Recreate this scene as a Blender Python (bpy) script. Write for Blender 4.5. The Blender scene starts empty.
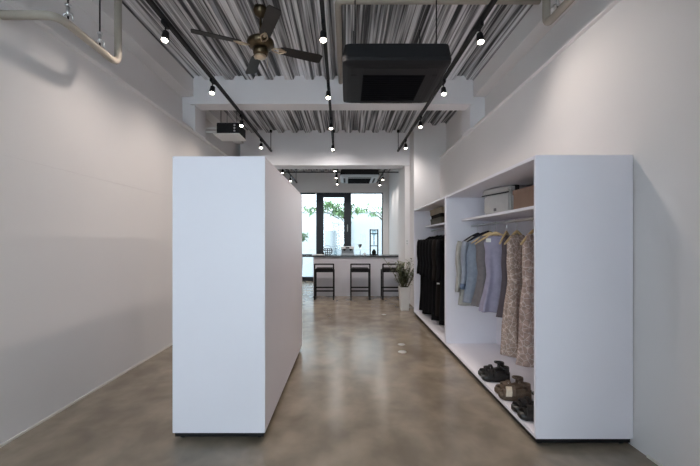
import bpy, bmesh, math, random
from mathutils import Vector, Matrix
R = math.radians
PI = math.pi
random.seed(7)
scene = bpy.context.scene
col = scene.collection

# ------------------------------------------------------------------ materials
def mat(name, color, rough=0.6, metal=0.0, var=0.06, scale=6.0, bump=0.0, bscale=60.0, stretch=(1, 1, 1),
        coat=0.0, spec=0.5):
    m = bpy.data.materials.new(name)
    m.use_nodes = True
    nt = m.node_tree
    b = nt.nodes['Principled BSDF']
    b.inputs['Roughness'].default_value = rough
    b.inputs['Metallic'].default_value = metal
    b.inputs['Specular IOR Level'].default_value = spec
    b.inputs['Coat Weight'].default_value = coat
    tc = nt.nodes.new('ShaderNodeTexCoord')
    mp = nt.nodes.new('ShaderNodeMapping')
    mp.inputs['Scale'].default_value = stretch
    nt.links.new(tc.outputs['Object'], mp.inputs['Vector'])
    nz = nt.nodes.new('ShaderNodeTexNoise')
    nz.inputs['Scale'].default_value = scale
    nz.inputs['Detail'].default_value = 5
    nt.links.new(mp.outputs['Vector'], nz.inputs['Vector'])
    rp = nt.nodes.new('ShaderNodeValToRGB')
    c = color
    rp.color_ramp.elements[0].position = 0.3
    rp.color_ramp.elements[1].position = 0.7
    rp.color_ramp.elements[0].color = (c[0]*(1-var), c[1]*(1-var), c[2]*(1-var), 1)
    rp.color_ramp.elements[1].color = (min(1, c[0]*(1+var)), min(1, c[1]*(1+var)), min(1, c[2]*(1+var)), 1)
    nt.links.new(nz.outputs['Fac'], rp.inputs['Fac'])
    nt.links.new(rp.outputs['Color'], b.inputs['Base Color'])
    if bump:
        n2 = nt.nodes.new('ShaderNodeTexNoise')
        n2.inputs['Scale'].default_value = bscale
        n2.inputs['Detail'].default_value = 3
        nt.links.new(mp.outputs['Vector'], n2.inputs['Vector'])
        bp = nt.nodes.new('ShaderNodeBump')
        bp.inputs['Strength'].default_value = bump
        bp.inputs['Distance'].default_value = 0.01
        nt.links.new(n2.outputs['Fac'], bp.inputs['Height'])
        nt.links.new(bp.outputs['Normal'], b.inputs['Normal'])
    return m

M = {}
M['wall'] = mat('white_wall_paint', (0.75, 0.73, 0.728), 0.7, var=0.012, scale=1.5, bump=0.03, bscale=90)
M['beam'] = mat('beam_paint', (0.76, 0.75, 0.77), 0.65, var=0.015, scale=2)
M['trim'] = mat('cream_trim_paint', (0.72, 0.69, 0.64), 0.55, var=0.02)
M['board'] = mat('white_laminate', (0.80, 0.785, 0.85), 0.42, var=0.008, scale=3)
M['boardin'] = mat('white_laminate_inside', (0.70, 0.70, 0.73), 0.5, var=0.01, scale=3)
M['black'] = mat('black_metal', (0.008, 0.008, 0.009), 0.55, 0.0, var=0.15, spec=.25)
M['acblack'] = mat('charcoal_plastic', (0.016, 0.016, 0.0175), 0.6, var=0.08, spec=.15)
M['acdark'] = mat('black_grille', (0.002, 0.0022, 0.004), 0.7, var=0.1, spec=.05)
M['pale_and_daylit'] = mat('pale_plastic_and_daylit_panel', (0.45, 0.50, 0.54), 0.5, var=0.03)  # coffee machine plastic; on the rear air conditioner its paleness imitates daylight
M['steel'] = mat('brushed_steel', (0.6, 0.6, 0.6), 0.3, 1.0, var=0.05)
M['bronze'] = mat('antique_bronze', (0.10, 0.075, 0.045), 0.32, 0.9, var=0.2, scale=20)
M['brass'] = mat('pale_brass', (0.55, 0.45, 0.33), 0.35, 0.9, var=0.1)
M['blade'] = mat('dark_walnut_blade', (0.008, 0.007, 0.0065), 0.55, var=0.25, scale=14, stretch=(1, 8, 1))
M['pipe'] = mat('taupe_pipe_cover', (0.36, 0.32, 0.27), 0.5, var=0.05)
M['woodh'] = mat('light_hanger_wood', (0.55, 0.40, 0.21), 0.45, var=0.12, scale=12, stretch=(1, 6, 6))
M['velvet'] = mat('black_velvet', (0.008, 0.008, 0.016), 0.9, var=0.1)
M['counter'] = mat('counter_panel', (0.64, 0.62, 0.66), 0.55, var=0.015)
M['top'] = mat('dark_stone_top', (0.045, 0.048, 0.052), 0.25, var=0.2, scale=30)
M['cushion'] = mat('black_leather', (0.006, 0.005, 0.006), 0.6, var=0.15, bump=0.1, spec=.2)
M['pot'] = mat('white_ceramic', (0.66, 0.64, 0.62), 0.4, var=0.03)
M['soil'] = mat('dark_soil', (0.03, 0.022, 0.015), 0.95, var=0.4, scale=40)
M['leaf'] = mat('leaf_green', (0.20, 0.22, 0.13), 0.5, var=0.45, scale=16)
M['leafout'] = mat('courtyard_leaf', (0.15, 0.27, 0.11), 0.5, var=0.5, scale=5)
M['stem'] = mat('green_stem', (0.09, 0.08, 0.04), 0.7, var=0.2)
M['frame'] = mat('dark_bronze_frame', (0.014, 0.019, 0.026), 0.4, 0.3, var=0.1)
M['outwall'] = mat('courtyard_white_wall', (0.44, 0.47, 0.485), 0.8, var=0.02, scale=2)
M['outground'] = mat('courtyard_paving', (0.34, 0.38, 0.40), 0.6, var=0.06, scale=3)
M['coat'] = mat('black_wool', (0.0035, 0.0035, 0.0045), 0.95, var=0.2, scale=30, bump=0.15, bscale=200, spec=0.15)
M['coatb'] = mat('dark_brown_wool', (0.011, 0.0085, 0.0075), 0.95, var=0.2, scale=30, bump=0.15, bscale=200, spec=0.15)
M['beige'] = mat('beige_cotton', (0.36, 0.36, 0.34), 0.85, var=0.06, scale=20, bump=0.1, bscale=200)
M['blue'] = mat('grey_blue_cotton', (0.28, 0.315, 0.385), 0.85, var=0.1, scale=20, bump=0.1, bscale=200)
M['bluedk'] = mat('dark_blue_cuff', (0.10, 0.14, 0.22), 0.85, var=0.1, scale=20)
M['taupe'] = mat('taupe_jersey', (0.16, 0.15, 0.16), 0.85, var=0.12, scale=20, bump=0.1, bscale=200)
M['lilac'] = mat('lilac_grey_satin', (0.30, 0.28, 0.38), 0.65, var=0.1, scale=15, bump=0.1, bscale=120)
M['mauve'] = mat('dark_mauve_jersey', (0.085, 0.07, 0.085), 0.85, var=0.1, scale=15)
M['tag'] = mat('white_paper_tag', (0.8, 0.8, 0.78), 0.7, var=0.02)
M['bag'] = mat('off_white_canvas', (0.52, 0.50, 0.485), 0.7, var=0.04, scale=20, bump=0.1, bscale=200)
M['strapblk'] = mat('black_webbing', (0.02, 0.018, 0.018), 0.7, var=0.15)
M['card'] = mat('brown_cardboard', (0.30, 0.195, 0.145), 0.8, var=0.06, scale=9)
M['tan'] = mat('tan_cover', (0.33, 0.27, 0.19), 0.7, var=0.08)
M['olive'] = mat('dark_olive_cover', (0.07, 0.058, 0.04), 0.75, var=0.1)
M['shoeblk'] = mat('black_shoe_leather', (0.012, 0.011, 0.011), 0.38, var=0.2, scale=40)
M['shoebrn'] = mat('bronze_brown_leather', (0.14, 0.10, 0.075), 0.4, 0.15, var=0.25, scale=40)
M['shoegold'] = mat('pale_gold_leather', (0.66, 0.58, 0.47), 0.4, 0.1, var=0.12, scale=40)
M['cork'] = mat('brown_cork_sole', (0.10, 0.07, 0.048), 0.75, var=0.3, scale=80)
M['plastic'] = mat('white_plastic', (0.8, 0.8, 0.8), 0.4, var=0.02)
M['chrome'] = mat('polished_metal', (0.75, 0.76, 0.77), 0.15, 1.0, var=0.03)
M['outlet'] = mat('floor_plate_metal', (0.78, 0.77, 0.74), 0.3, 0.8, var=0.05)

def glass_mat(name, tint, refl=0.06):
    m = bpy.data.materials.new(name); m.use_nodes = True
    nt = m.node_tree; nt.nodes.clear()
    o = nt.nodes.new('ShaderNodeOutputMaterial'); mx = nt.nodes.new('ShaderNodeMixShader')
    t = nt.nodes.new('ShaderNodeBsdfTransparent'); g = nt.nodes.new('ShaderNodeBsdfGlossy')
    t.inputs['Color'].default_value = tint; g.inputs['Roughness'].default_value = 0.02
    mx.inputs['Fac'].default_value = refl
    nt.links.new(t.outputs[0], mx.inputs[1]); nt.links.new(g.outputs[0], mx.inputs[2]); nt.links.new(mx.outputs[0], o.inputs['Surface'])
    return m
M['glass'] = glass_mat('clear_glass', (0.93, 0.98, 1.0, 1))
M['vessel'] = glass_mat('bottle_glass', (0.75, 0.85, 0.88, 1), 0.18)

def emit(name, color, s):
    m = bpy.data.materials.new(name); m.use_nodes = True
    b = m.node_tree.nodes['Principled BSDF']
    b.inputs['Base Color'].default_value = (*color, 1)
    b.inputs['Emission Color'].default_value = (*color, 1)
    b.inputs['Emission Strength'].default_value = s
    return m
M['lens'] = emit('lit_lamp_lens', (1.0, 0.90, 0.76), 22)

# polished concrete floor
def floor_mat():
    m = bpy.data.materials.new('polished_concrete'); m.use_nodes = True
    nt = m.node_tree; b = nt.nodes['Principled BSDF']
    tc = nt.nodes.new('ShaderNodeTexCoord')
    n1 = nt.nodes.new('ShaderNodeTexNoise'); n1.inputs['Scale'].default_value = 0.9; n1.inputs['Detail'].default_value = 3
    n1.inputs['Roughness'].default_value = 0.62; n1.inputs['Distortion'].default_value = 0.2
    n2 = nt.nodes.new('ShaderNodeTexNoise'); n2.inputs['Scale'].default_value = 3.4; n2.inputs['Detail'].default_value = 3
    n2.inputs['Distortion'].default_value = 0.2
    mp = nt.nodes.new('ShaderNodeMapping'); mp.inputs['Scale'].default_value = (1.15, 0.95, 1)
    nt.links.new(tc.outputs['Object'], mp.inputs['Vector'])
    nt.links.new(mp.outputs['Vector'], n1.inputs['Vector']); nt.links.new(mp.outputs['Vector'], n2.inputs['Vector'])
    r1 = nt.nodes.new('ShaderNodeValToRGB')
    e = r1.color_ramp.elements
    e[0].position = 0.32; e[0].color = (0.205, 0.168, 0.126, 1)
    e[1].position = 0.70; e[1].color = (0.335, 0.283, 0.222, 1)
    x = e.new(0.5); x.color = (0.265, 0.220, 0.169, 1)
    nt.links.new(n1.outputs['Fac'], r1.inputs['Fac'])
    r2 = nt.nodes.new('ShaderNodeValToRGB')
    r2.color_ramp.elements[0].position = 0.35; r2.color_ramp.elements[0].color = (0.80, 0.80, 0.79, 1)
    r2.color_ramp.elements[1].position = 0.68; r2.color_ramp.elements[1].color = (1.18, 1.18, 1.18, 1)
    nt.links.new(n2.outputs['Fac'], r2.inputs['Fac'])
    mx = nt.nodes.new('ShaderNodeMix'); mx.data_type = 'RGBA'; mx.blend_type = 'MULTIPLY'; mx.inputs['Factor'].default_value = 1
    nt.links.new(r1.outputs['Color'], mx.inputs[6]); nt.links.new(r2.outputs['Color'], mx.inputs[7])
    nt.links.new(mx.outputs[2], b.inputs['Base Color'])
    mr = nt.nodes.new('ShaderNodeMapRange'); mr.inputs['From Min'].default_value = 0.3; mr.inputs['From Max'].default_value = 0.7
    mr.inputs['To Min'].default_value = 0.18; mr.inputs['To Max'].default_value = 0.262
    nt.links.new(n2.outputs['Fac'], mr.inputs['Value']); nt.links.new(mr.outputs['Result'], b.inputs['Roughness'])
    bp = nt.nodes.new('ShaderNodeBump'); bp.inputs['Strength'].default_value = 0.09; bp.inputs['Distance'].default_value = 0.02
    nt.links.new(n2.outputs['Fac'], bp.inputs['Height']); nt.links.new(bp.outputs['Normal'], b.inputs['Normal'])
    b.inputs['Specular IOR Level'].default_value = 0.5
    return m
M['floor'] = floor_mat()

def deck_mat():
    m = bpy.data.materials.new('galvanised_deck'); m.use_nodes = True
    nt = m.node_tree; b = nt.nodes['Principled BSDF']
    tc = nt.nodes.new('ShaderNodeTexCoord')
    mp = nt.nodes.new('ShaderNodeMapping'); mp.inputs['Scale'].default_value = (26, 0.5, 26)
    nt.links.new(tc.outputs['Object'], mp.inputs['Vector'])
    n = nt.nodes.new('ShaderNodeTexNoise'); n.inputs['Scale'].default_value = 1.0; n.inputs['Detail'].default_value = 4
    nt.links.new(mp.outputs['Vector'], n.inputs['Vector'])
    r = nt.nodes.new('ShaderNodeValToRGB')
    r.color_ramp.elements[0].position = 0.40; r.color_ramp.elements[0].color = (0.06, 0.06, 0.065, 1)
    r.color_ramp.elements[1].position = 0.60; r.color_ramp.elements[1].color = (0.85, 0.85, 0.87, 1)  # bright and dark reflection streaks painted into the base colour
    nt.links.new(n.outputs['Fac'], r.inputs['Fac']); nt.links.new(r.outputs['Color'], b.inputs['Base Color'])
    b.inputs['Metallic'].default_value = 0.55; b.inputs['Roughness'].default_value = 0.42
    return m
M['deck'] = deck_mat()

def dress_mat(name, base, line, sc):
    m = bpy.data.materials.new(name); m.use_nodes = True
    nt = m.node_tree; b = nt.nodes['Principled BSDF']; b.inputs['Roughness'].default_value = 0.85
    tc = nt.nodes.new('ShaderNodeTexCoord')
    n = nt.nodes.new('ShaderNodeTexNoise'); n.inputs['Scale'].default_value = 30
    v = nt.nodes.new('ShaderNodeTexVoronoi'); v.feature = 'DISTANCE_TO_EDGE'; v.inputs['Scale'].default_value = sc
    nt.links.new(tc.outputs['Object'], v.inputs['Vector']); nt.links.new(tc.outputs['Object'], n.inputs['Vector'])
    r = nt.nodes.new('ShaderNodeValToRGB')
    r.color_ramp.elements[0].position = 0.02; r.color_ramp.elements[0].color = (*line, 1)
    r.color_ramp.elements[1].position = 0.06; r.color_ramp.elements[1].color = (*base, 1)
    nt.links.new(v.outputs['Distance'], r.inputs['Fac'])
    r2 = nt.nodes.new('ShaderNodeValToRGB')
    r2.color_ramp.elements[0].color = (0.75, 0.75, 0.75, 1); r2.color_ramp.elements[1].color = (1.18, 1.18, 1.18, 1)
    r2.color_ramp.elements[0].position = 0.35; r2.color_ramp.elements[1].position = 0.65
    nt.links.new(n.outputs['Fac'], r2.inputs['Fac'])
    mx = nt.nodes.new('ShaderNodeMix'); mx.data_type = 'RGBA'; mx.blend_type = 'MULTIPLY'; mx.inputs['Factor'].default_value = 1
    nt.links.new(r.outputs['Color'], mx.inputs[6]); nt.links.new(r2.outputs['Color'], mx.inputs[7])
    nt.links.new(mx.outputs[2], b.inputs['Base Color'])
    return m
M['print'] = dress_mat('brown_print_fabric', (0.37, 0.275, 0.235), (0.62, 0.53, 0.48), 24)
M['printb'] = dress_mat('rose_print_fabric', (0.39, 0.28, 0.245), (0.60, 0.51, 0.47), 21)

# ------------------------------------------------------------------ mesh builder
class MB:
    def __init__(s): s.bm = bmesh.new()
    def box(s, x0, x1, y0, y1, z0, z1, bev=0.0):
        vs = [s.bm.verts.new((x, y, z)) for x in (x0, x1) for y in (y0, y1) for z in (z0, z1)]
        fs = [s.bm.faces.new([vs[i] for i in f]) for f in ((0, 1, 3, 2), (4, 6, 7, 5), (0, 4, 5, 1), (2, 3, 7, 6), (0, 2, 6, 4), (1, 5, 7, 3))]
        if bev:
            es = {e for f in fs for e in f.edges}
            bmesh.ops.bevel(s.bm, geom=list(es), offset=bev, segments=2, affect='EDGES', clamp_overlap=True)
        return s
    def loft(s, rings, close=True, cap0=True, cap1=True, smooth=True):
        vr = [[s.bm.verts.new(p) for p in r] for r in rings]
        n = len(vr[0])
        for a, b in zip(vr, vr[1:]):
            for i in range(n if close else n-1):
                j = (i+1) % n
                f = s.bm.faces.new((a[i], a[j], b[j], b[i])); f.smooth = smooth
        if cap0: s.bm.faces.new(list(reversed(vr[0])))
        if cap1: s.bm.faces.new(vr[-1])
        return s
    def tube(s, pts, r, n=10, cap=True, flat=1.0):
        pts = [Vector(p) for p in pts]
        if isinstance(r, (int, float)): r = [r]*len(pts)
        rings = []
        up = None
        for i, p in enumerate(pts):
            t = (pts[min(i+1, len(pts)-1)] - pts[max(i-1, 0)])
            if t.length < 1e-9: t = Vector((0, 0, 1))
            t.normalize()
            if up is None:
                up = Vector((0, 0, 1)) if abs(t.z) < 0.9 else Vector((1, 0, 0))
            a = t.cross(up)
            if a.length < 1e-6: a = t.cross(Vector((0, 1, 0)))
            a.normalize(); b = a.cross(t).normalized(); up = b
            rings.append([tuple(p + a*(r[i]*math.cos(2*PI*k/n)) + b*(r[i]*flat*math.sin(2*PI*k/n))) for k in range(n)])
        return s.loft(rings, cap0=cap, cap1=cap)
    def cyl(s, p0, p1, r0, r1=None, n=16):
        return s.tube([p0, p1], [r0, r0 if r1 is None else r1], n)
    def bar(s, p0, p1, w, h=None):           # square bar
        p0, p1 = Vector(p0), Vector(p1); h = h or w
        t = (p1-p0).normalized()
        a = t.cross(Vector((0, 0, 1)) if abs(t.z) < 0.9 else Vector((0, 1, 0))).normalized(); b = a.cross(t)
        q = [(-w/2, -h/2), (w/2, -h/2), (w/2, h/2), (-w/2, h/2)]
        return s.loft([[tuple(p + a*x + b*y) for x, y in q] for p in (p0, p1)], smooth=False)
    def lathe(s, prof, c=(0, 0, 0), n=24):
        rings = [[(c[0]+r*math.cos(2*PI*k/n), c[1]+r*math.sin(2*PI*k/n), c[2]+z) for k in range(n)] for r, z in prof]
        return s.loft(rings)
    def prism(s, poly, z0, z1, bev=0.0):
        a = [s.bm.verts.new((x, y, z0)) for x, y in poly]; b = [s.bm.verts.new((x, y, z1)) for x, y in poly]
        n = len(poly); fs = []
        for i in range(n):
            j = (i+1) % n; fs.append(s.bm.faces.new((a[i], a[j], b[j], b[i])))
        fs.append(s.bm.faces.new(list(reversed(a)))); fs.append(s.bm.faces.new(b))
        if bev:
            es = {e for f in fs[-2:] for e in f.edges}
            bmesh.ops.bevel(s.bm, geom=list(es), offset=bev, segments=2, affect='EDGES')
        return s
    def quadleaf(s, base, tip, width, nrm, bend=0.0):
        base, tip = Vector(base), Vector(tip); d = tip-base; L = d.length; t = d.normalized()
        sd = t.cross(Vector(nrm));
        if sd.length < 1e-5: sd = t.cross(Vector((1, 0, 0)))
        sd.normalize(); up = sd.cross(t).normalized()
        rows = []
        for f, w in ((0, .12), (.3, .85), (.6, 1.0), (.85, .5), (1, .04)):
            c = base + d*f - Vector((0, 0, 1))*bend*L*f*f
            rows.append([s.bm.verts.new(c + sd*(width/2*w) + up*(.12*width*w)), s.bm.verts.new(c), s.bm.verts.new(c - sd*(width/2*w) + up*(.12*width*w))])
        for a, b in zip(rows, rows[1:]):
            for i in (0, 1):
                f = s.bm.faces.new((a[i], a[i+1], b[i+1], b[i])); f.smooth = True
    def build(s, name, m, parent=None, solid=0.0, subsurf=0, recalc=True):
        if recalc: bmesh.ops.recalc_face_normals(s.bm, faces=s.bm.faces)
        me = bpy.data.meshes.new(name); s.bm.to_mesh(me); s.bm.free()
        me.materials.append(M[m] if isinstance(m, str) else m)
        o = bpy.data.objects.new(name, me); col.objects.link(o)
        if parent is not None: o.parent = parent
        if solid:
            md = o.modifiers.new('thickness', 'SOLIDIFY'); md.thickness = solid; md.offset = -1
        if subsurf:
            md = o.modifiers.new('smooth', 'SUBSURF'); md.levels = subsurf; md.render_levels = subsurf
        return o

def tag(o, label, cat, group=None):
    o['label'] = label; o['category'] = cat
    if group: o['group'] = group
    return o
def struct(o): o['kind'] = 'structure'; return o
def empty(name, label, cat, loc=(0, 0, 0), rz=0.0, group=None):
    o = bpy.data.objects.new(name, None); col.objects.link(o)
    o.empty_display_size = 0.05
    o.location = loc; o.rotation_euler = (0, 0, rz)
    return tag(o, label, cat, group)
def copy_tree(o, parent=None):
    c = o.copy(); col.objects.link(c)
    if parent is not None: c.parent = parent
    for ch in list(o.children): copy_tree(ch, c)
    return c
def dup(o, label, loc, rz=None, group=None):
    c = copy_tree(o); c.location = loc; c['label'] = label
    if rz is not None: c.rotation_euler = (0, 0, rz)
    if group: c['group'] = group
    return c

# ------------------------------------------------------------------ setting
Y0, YB = -2.6, 12.4            # shopfront behind the camera, back window wall
ZC = 3.81
struct(MB().box(-3.0, 2.6, Y0, YB+0.15, -0.15, 0).build('floor', 'floor'))
# corrugated deck
def deck():
    m = MB(); prof = []
    p = 0.30; x = -3.0
    while x < 2.6:
        prof += [(x, 0), (x+.045, 0), (x+.052, .008), (x+.058, .008), (x+.065, 0), (x+.11, 0), (x+.145, .062),
                 (x+.185, .062), (x+.19, .054), (x+.215, .054), (x+.22, .062), (x+.265, .062)]
        x += p
    prof.append((x, 0))
    a = [m.bm.verts.new((x, Y0, ZC+z)) for x, z in prof]; b = [m.bm.verts.new((x, YB+.1, ZC+z)) for x, z in prof]
    for i in range(len(prof)-1): m.bm.faces.new((a[i], b[i], b[i+1], a[i+1]))
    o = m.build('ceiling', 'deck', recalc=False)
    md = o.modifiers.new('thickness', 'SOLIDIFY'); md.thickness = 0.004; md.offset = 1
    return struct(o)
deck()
struct(MB().box(-3.05, 2.65, Y0, YB+.2, ZC+.085, ZC+.2).build('ceiling_slab', 'wall'))
# side walls: a furred lower wall, a recessed upper wall and an edge beam under the deck
w = MB(); w.box(-2.75, -2.35, Y0, YB, 0, 1.9865); w.box(-2.75, -2.3515, Y0, YB, 1.9865, 1.99); w.box(-2.75, -2.35, Y0, YB, 1.99, 3.05)
w.box(-2.75, -2.46, Y0, YB, 3.05, 3.89); w.box(-2.75, -2.28, Y0, 5.32, 3.56, 3.89); w.box(-2.75, -2.28, 5.6, 7.9, 3.56, 3.89)
struct(w.build('wall_left', 'wall'))
w = MB(); w.box(1.956, 2.4, Y0, 7.4, 0, 3.11); w.box(2.09, 2.4, Y0, 7.4, 3.11, 3.89); w.box(1.91, 2.4, Y0, 5.32, 3.56, 3.89)
struct(w.build('wall_right', 'wall'))
struct(MB().box(-2.36, -2.295, Y0, 7.88, 3.05, 3.09, .004).build('trim_1', 'wall'))
struct(MB().box(1.918, 1.99, .55, 7.39, 3.11, 3.13, .003).build('trim_2', 'wall'))
struct(MB().box(-2.352, -2.338, Y0, YB, 0, 0.016).build('baseboard_left', 'trim'))
struct(MB().box(1.946, 1.959, .55, 2.3, 0, 0.016).build('baseboard_right', 'trim'))
# columns, cross beams, the return wall behind the wardrobes
struct(MB().box(1.87, 2.4, 5.34, 5.75, 3.10, 3.88, .004).build('wall_right_column', 'beam'))
struct(MB().box(-2.7, -2.27, 5.34, 5.75, 3.06, 3.88, .004).build('wall_left_column', 'beam'))
b = MB(); b.box(-2.33, 1.895, 5.30, 5.33, 3.445, 3.868); b.box(-2.33, 1.895, 5.33, 5.56, 3.445, 3.48); b.box(-2.33, 1.895, 5.42, 5.45, 3.48, 3.868)
b.box(-1.643, -1.640, 5.297, 5.30, 3.445, 3.868)
struct(b.build('ceiling_beam_front', 'beam'))
struct(MB().box(-2.35, 1.42, 7.90, 8.32, 3.085, 3.87, .004).build('ceiling_beam_rear', 'beam'))
struct(MB().box(1.42, 2.4, 7.40, 7.90, 0, 3.87, .004).build('wall_right_return', 'wall'))
struct(MB().box(1.315, 2.4, 7.93, 8.9, 0, 3.87, .004).build('wall_right_pier', 'wall'))
struct(MB().box(1.50, 2.4, 8.9, YB, 0, 3.89).build('wall_right_rear', 'wall'))
# back wall: lintel over the opening, sides
w = MB(); w.box(-2.7, 2.3, YB, YB+.2, 3.09, 3.89); w.box(1.29, 2.3, YB, YB+.2, 0, 3.09); w.box(-2.7, -2.1, YB, YB+.2, 0, 3.09)
struct(w.build('wall_back', 'wall'))
# shopfront wall behind the camera, glazed
w = MB(); w.box(-2.75, 2.4, Y0-.2, Y0, 3.2, 3.95); w.box(-2.75, -2.2, Y0-.2, Y0, 0, 3.2); w.box(.25, 2.4, Y0-.2, Y0, 0, 3.2)
struct(w.build('wall_front', 'wall'))
w = MB()
for x in (-2.2, -1.40, -.60, .20): w.box(x, x+.05, Y0-.12, Y0-.06, 0, 3.2)
w.box(-2.2, .25, Y0-.12, Y0-.06, 3.15, 3.2); w.box(-2.2, .25, Y0-.12, Y0-.06, 0, .06)
fo = struct(w.build('window_2', 'frame')); MB().box(-2.2, .25, Y0-.095, Y0-.087, .06, 3.15).build('window_pane', 'glass', fo)

struct(MB().box(.95, 2.4, .30, .55, 0, 3.80, .004).build('wall_right_light_blocker', 'wall'))  # unseen wall added to block street daylight from the wardrobe end panel
# rear window and door
win = MB()
win.box(-2.1, -1.06, YB+.03, YB+.13, 0, .14); win.box(-2.1, -1.06, YB+.03, YB+.13, 3.04, 3.09)
win.box(1.26, 1.30, YB+.03, YB+.13, 0, 3.09); win.box(.16, 1.26, YB+.03, YB+.13, 0, .14); win.box(.16, 1.26, YB+.03, YB+.13, 3.06, 3.09)
wo = win.build('window_1', 'frame'); struct(wo)
MB().box(-2.1, -1.02, YB+.075, YB+.085, .14, 3.04).build('window_pane', 'glass', wo)
MB().box(.14, 1.26, YB+.075, YB+.085, .14, 3.06).build('window_pane', 'glass', wo)
d = MB(); d.box(-1.04, -.79, YB-.02, YB+.15, 0, 3.085, .006); d.box(-.07, .18, YB-.02, YB+.15, 0, 3.085, .006)
d.box(-.79, -.07, YB-.02, YB+.15, 2.93, 3.085, .006); d.box(-.79, -.07, YB-.02, YB+.15, 0, .14, .006)
do = d.build('door_1', 'frame'); struct(do)
MB().box(-.80, -.06, YB+.06, YB+.07, .13, 2.94).build('door_pane', 'glass', do)
h = MB(); h.tube([(.05, YB-.02, 1.74), (.05, YB-.08, 1.74), (.05, YB-.08, 1.96), (.05, YB-.02, 1.96)], .016, 8); h.build('door_handle', 'steel', do)

# courtyard
struct(MB().box(-7, 7, YB+.15, 17.5, -.25, -.02).build('courtyard_floor', 'outground'))
w = MB(); w.box(-7, 7, 15.6, 15.8, -.1, 2.65); w.box(-7, 7, 15.56, 15.84, 2.65, 2.70)
struct(w.build('wall_courtyard', 'outwall'))
w = MB(); w.box(-.62, -.55, 15.55, 15.62, 0, 2.25); w.box(.20, .27, 15.55, 15.62, 0, 2.25); w.box(-.62, .27, 15.55, 15.62, 2.18, 2.25); w.box(-.55, .20, 15.585, 15.62, 0, 2.18)
struct(w.build('door_2', 'outground'))
w = MB(); w.tube([(-7, 15.5, 3.18), (0, 15.5, 3.13), (7, 15.5, 3.18)], .018, 6)
struct(w.build('trim_courtyard_cable', 'pipe'))
def tree(name, label, x, y, trunk, blobs, n, size, seed, cat='tree'):
    rnd = random.Random(seed)
    t = empty(name, label, cat, (x, y, 0))
    mb = MB(); mb.tube([(0, 0, -.02), (.05, .02, trunk*.5), (0, 0, trunk)], [.06, .05, .035], 8)
    for bx, by, bz, br in blobs:
        mb.tube([(0, 0, trunk*.85), (bx*.5, by*.5, (trunk*.85+bz)/2+.12), (bx, by, bz)], [.03, .02, .008], 6)
    mb.build('trunk', 'stem', t)
    f = MB()
    for bx, by, bz, br in blobs:
        for i in range(n):
            a = rnd.uniform(0, 2*PI); e = rnd.uniform(-1, 1); r = br*rnd.uniform(.2, 1)
            p = Vector((bx + r*math.cos(a)*1.25, by + r*math.sin(a), bz + r*e*.75))
            dr = Vector((rnd.uniform(-1, 1), rnd.uniform(-1, 1), rnd.uniform(-1.2, .3))).normalized()
            f.quadleaf(p, p+dr*size*rnd.uniform(.7, 1.3), size*.34, (rnd.uniform(-.4, .4), rnd.uniform(-.4, .4), 1), .15)
    f.build('foliage', 'leafout', t, recalc=False)
    return t
tree('courtyard_tree', 'leafy green tree hanging over the courtyard wall behind the glass door', .07, 14.7, 2.5,
     [(-1.55, -.2, 2.72, .24), (-1.15, -.2, 2.80, .26), (-.75, -.1, 2.85, .25), (-.4, -.3, 2.80, .26), (-.12, -.5, 2.55, .22), (-.45, -.4, 2.62, .16), (.05, -.3, 2.85, .2), (.38, -.2, 2.75, .2), (-.75, -.3, 2.95, .22)], 60, .19, 3)
tree('courtyard_tree', 'sparse pale tree reaching in beyond the right-hand glass pane over the courtyard wall', 1.85, 15.1, 2.3,
     [(-.75, -.2, 2.55, .20), (-1.0, -.1, 2.75, .22), (-.4, -.2, 2.8, .2), (-.85, -.2, 2.9, .2)], 26, .15, 5)
tree('courtyard_shrub', 'small green shrub outside seen beside the white partition edge', -1.72, 13.3, 1.35,
     [(.02, .0, 1.5, .16), (.12, .05, 1.65, .14)], 40, .17, 8, 'shrub')

# ------------------------------------------------------------------ wardrobes
def wardrobe(label, loc, L, W, group):
    """local: open front at x=0, back at x=W, length along +y, casters underneath"""
    t = empty('open_wardrobe', label, 'wardrobe', loc, 0, group)
    z0, z1, th = .055, 1.985, .026
    MB().box(0, W, 0, th, z0, z1, .002).build('side_panel', 'board', t)
    MB().box(0, W, L-th, L, z0, z1, .002).build('side_panel', 'board', t)
    MB().box(0, W, th, L-th, z1-th, z1, .002).build('top_panel', 'board', t)
    MB().box(0, W, th, L-th, z0, z0+th, .002).build('bottom_panel', 'board', t)
    MB().box(W-.012, W-.001, th, L-th, z0+th, z1-th).build('back_panel', 'board', t)
    MB().box(.20, W-.012, th, L-th, 1.655, 1.681, .002).build('shelf', 'board', t)
    MB().cyl((.33, th, 1.592), (.33, L-th, 1.592), .0125, n=14).build('hanging_rail', 'steel', t)
    pl = MB(); pl.box(.012, W-.012, .012, L-.012, .024, z0); pl.build('base_frame', 'black', t)
    for x in (.05, W-.05):
        for y in (.05, L-.05):
            c = MB(); c.cyl((x-.012, y, .0155), (x+.012, y, .0155), .0155, n=12); c.box(x-.016, x+.016, y-.02, y+.02, .018, .024)
            c.build('caster', 'black', t)
    return t
WX, WW = 1.288, .662
wardrobe('white open wardrobe nearest, holding the dresses, bags and sandals', (WX, 2.41, 0), 2.19, WW, None)
wardrobe('white open wardrobe farther back, full of black coats', (WX, 4.61, 0), 2.135, WW, None)
# freestanding unit on the left: its opening faces the left wall, so only back and end show here
pw = wardrobe('tall white freestanding wardrobe with its plain closed back to the aisle', (-.566, 2.512, 0), 2.10, .648, None)
# turn it about so the opening looks at the left wall
def place_back(o, cx, cy, L, W, rz):
    c = Vector((W/2, L/2, 0)); rot = Matrix.Rotation(rz, 4, 'Z')
    o.rotation_euler = (0, 0, rz)
    o.location = Vector((cx, cy, 0)) - rot @ c
place_back(pw, -.891, 3.535, 2.10, .648, 0.0)
pw.scale = (1, 1, 1.004)

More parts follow.
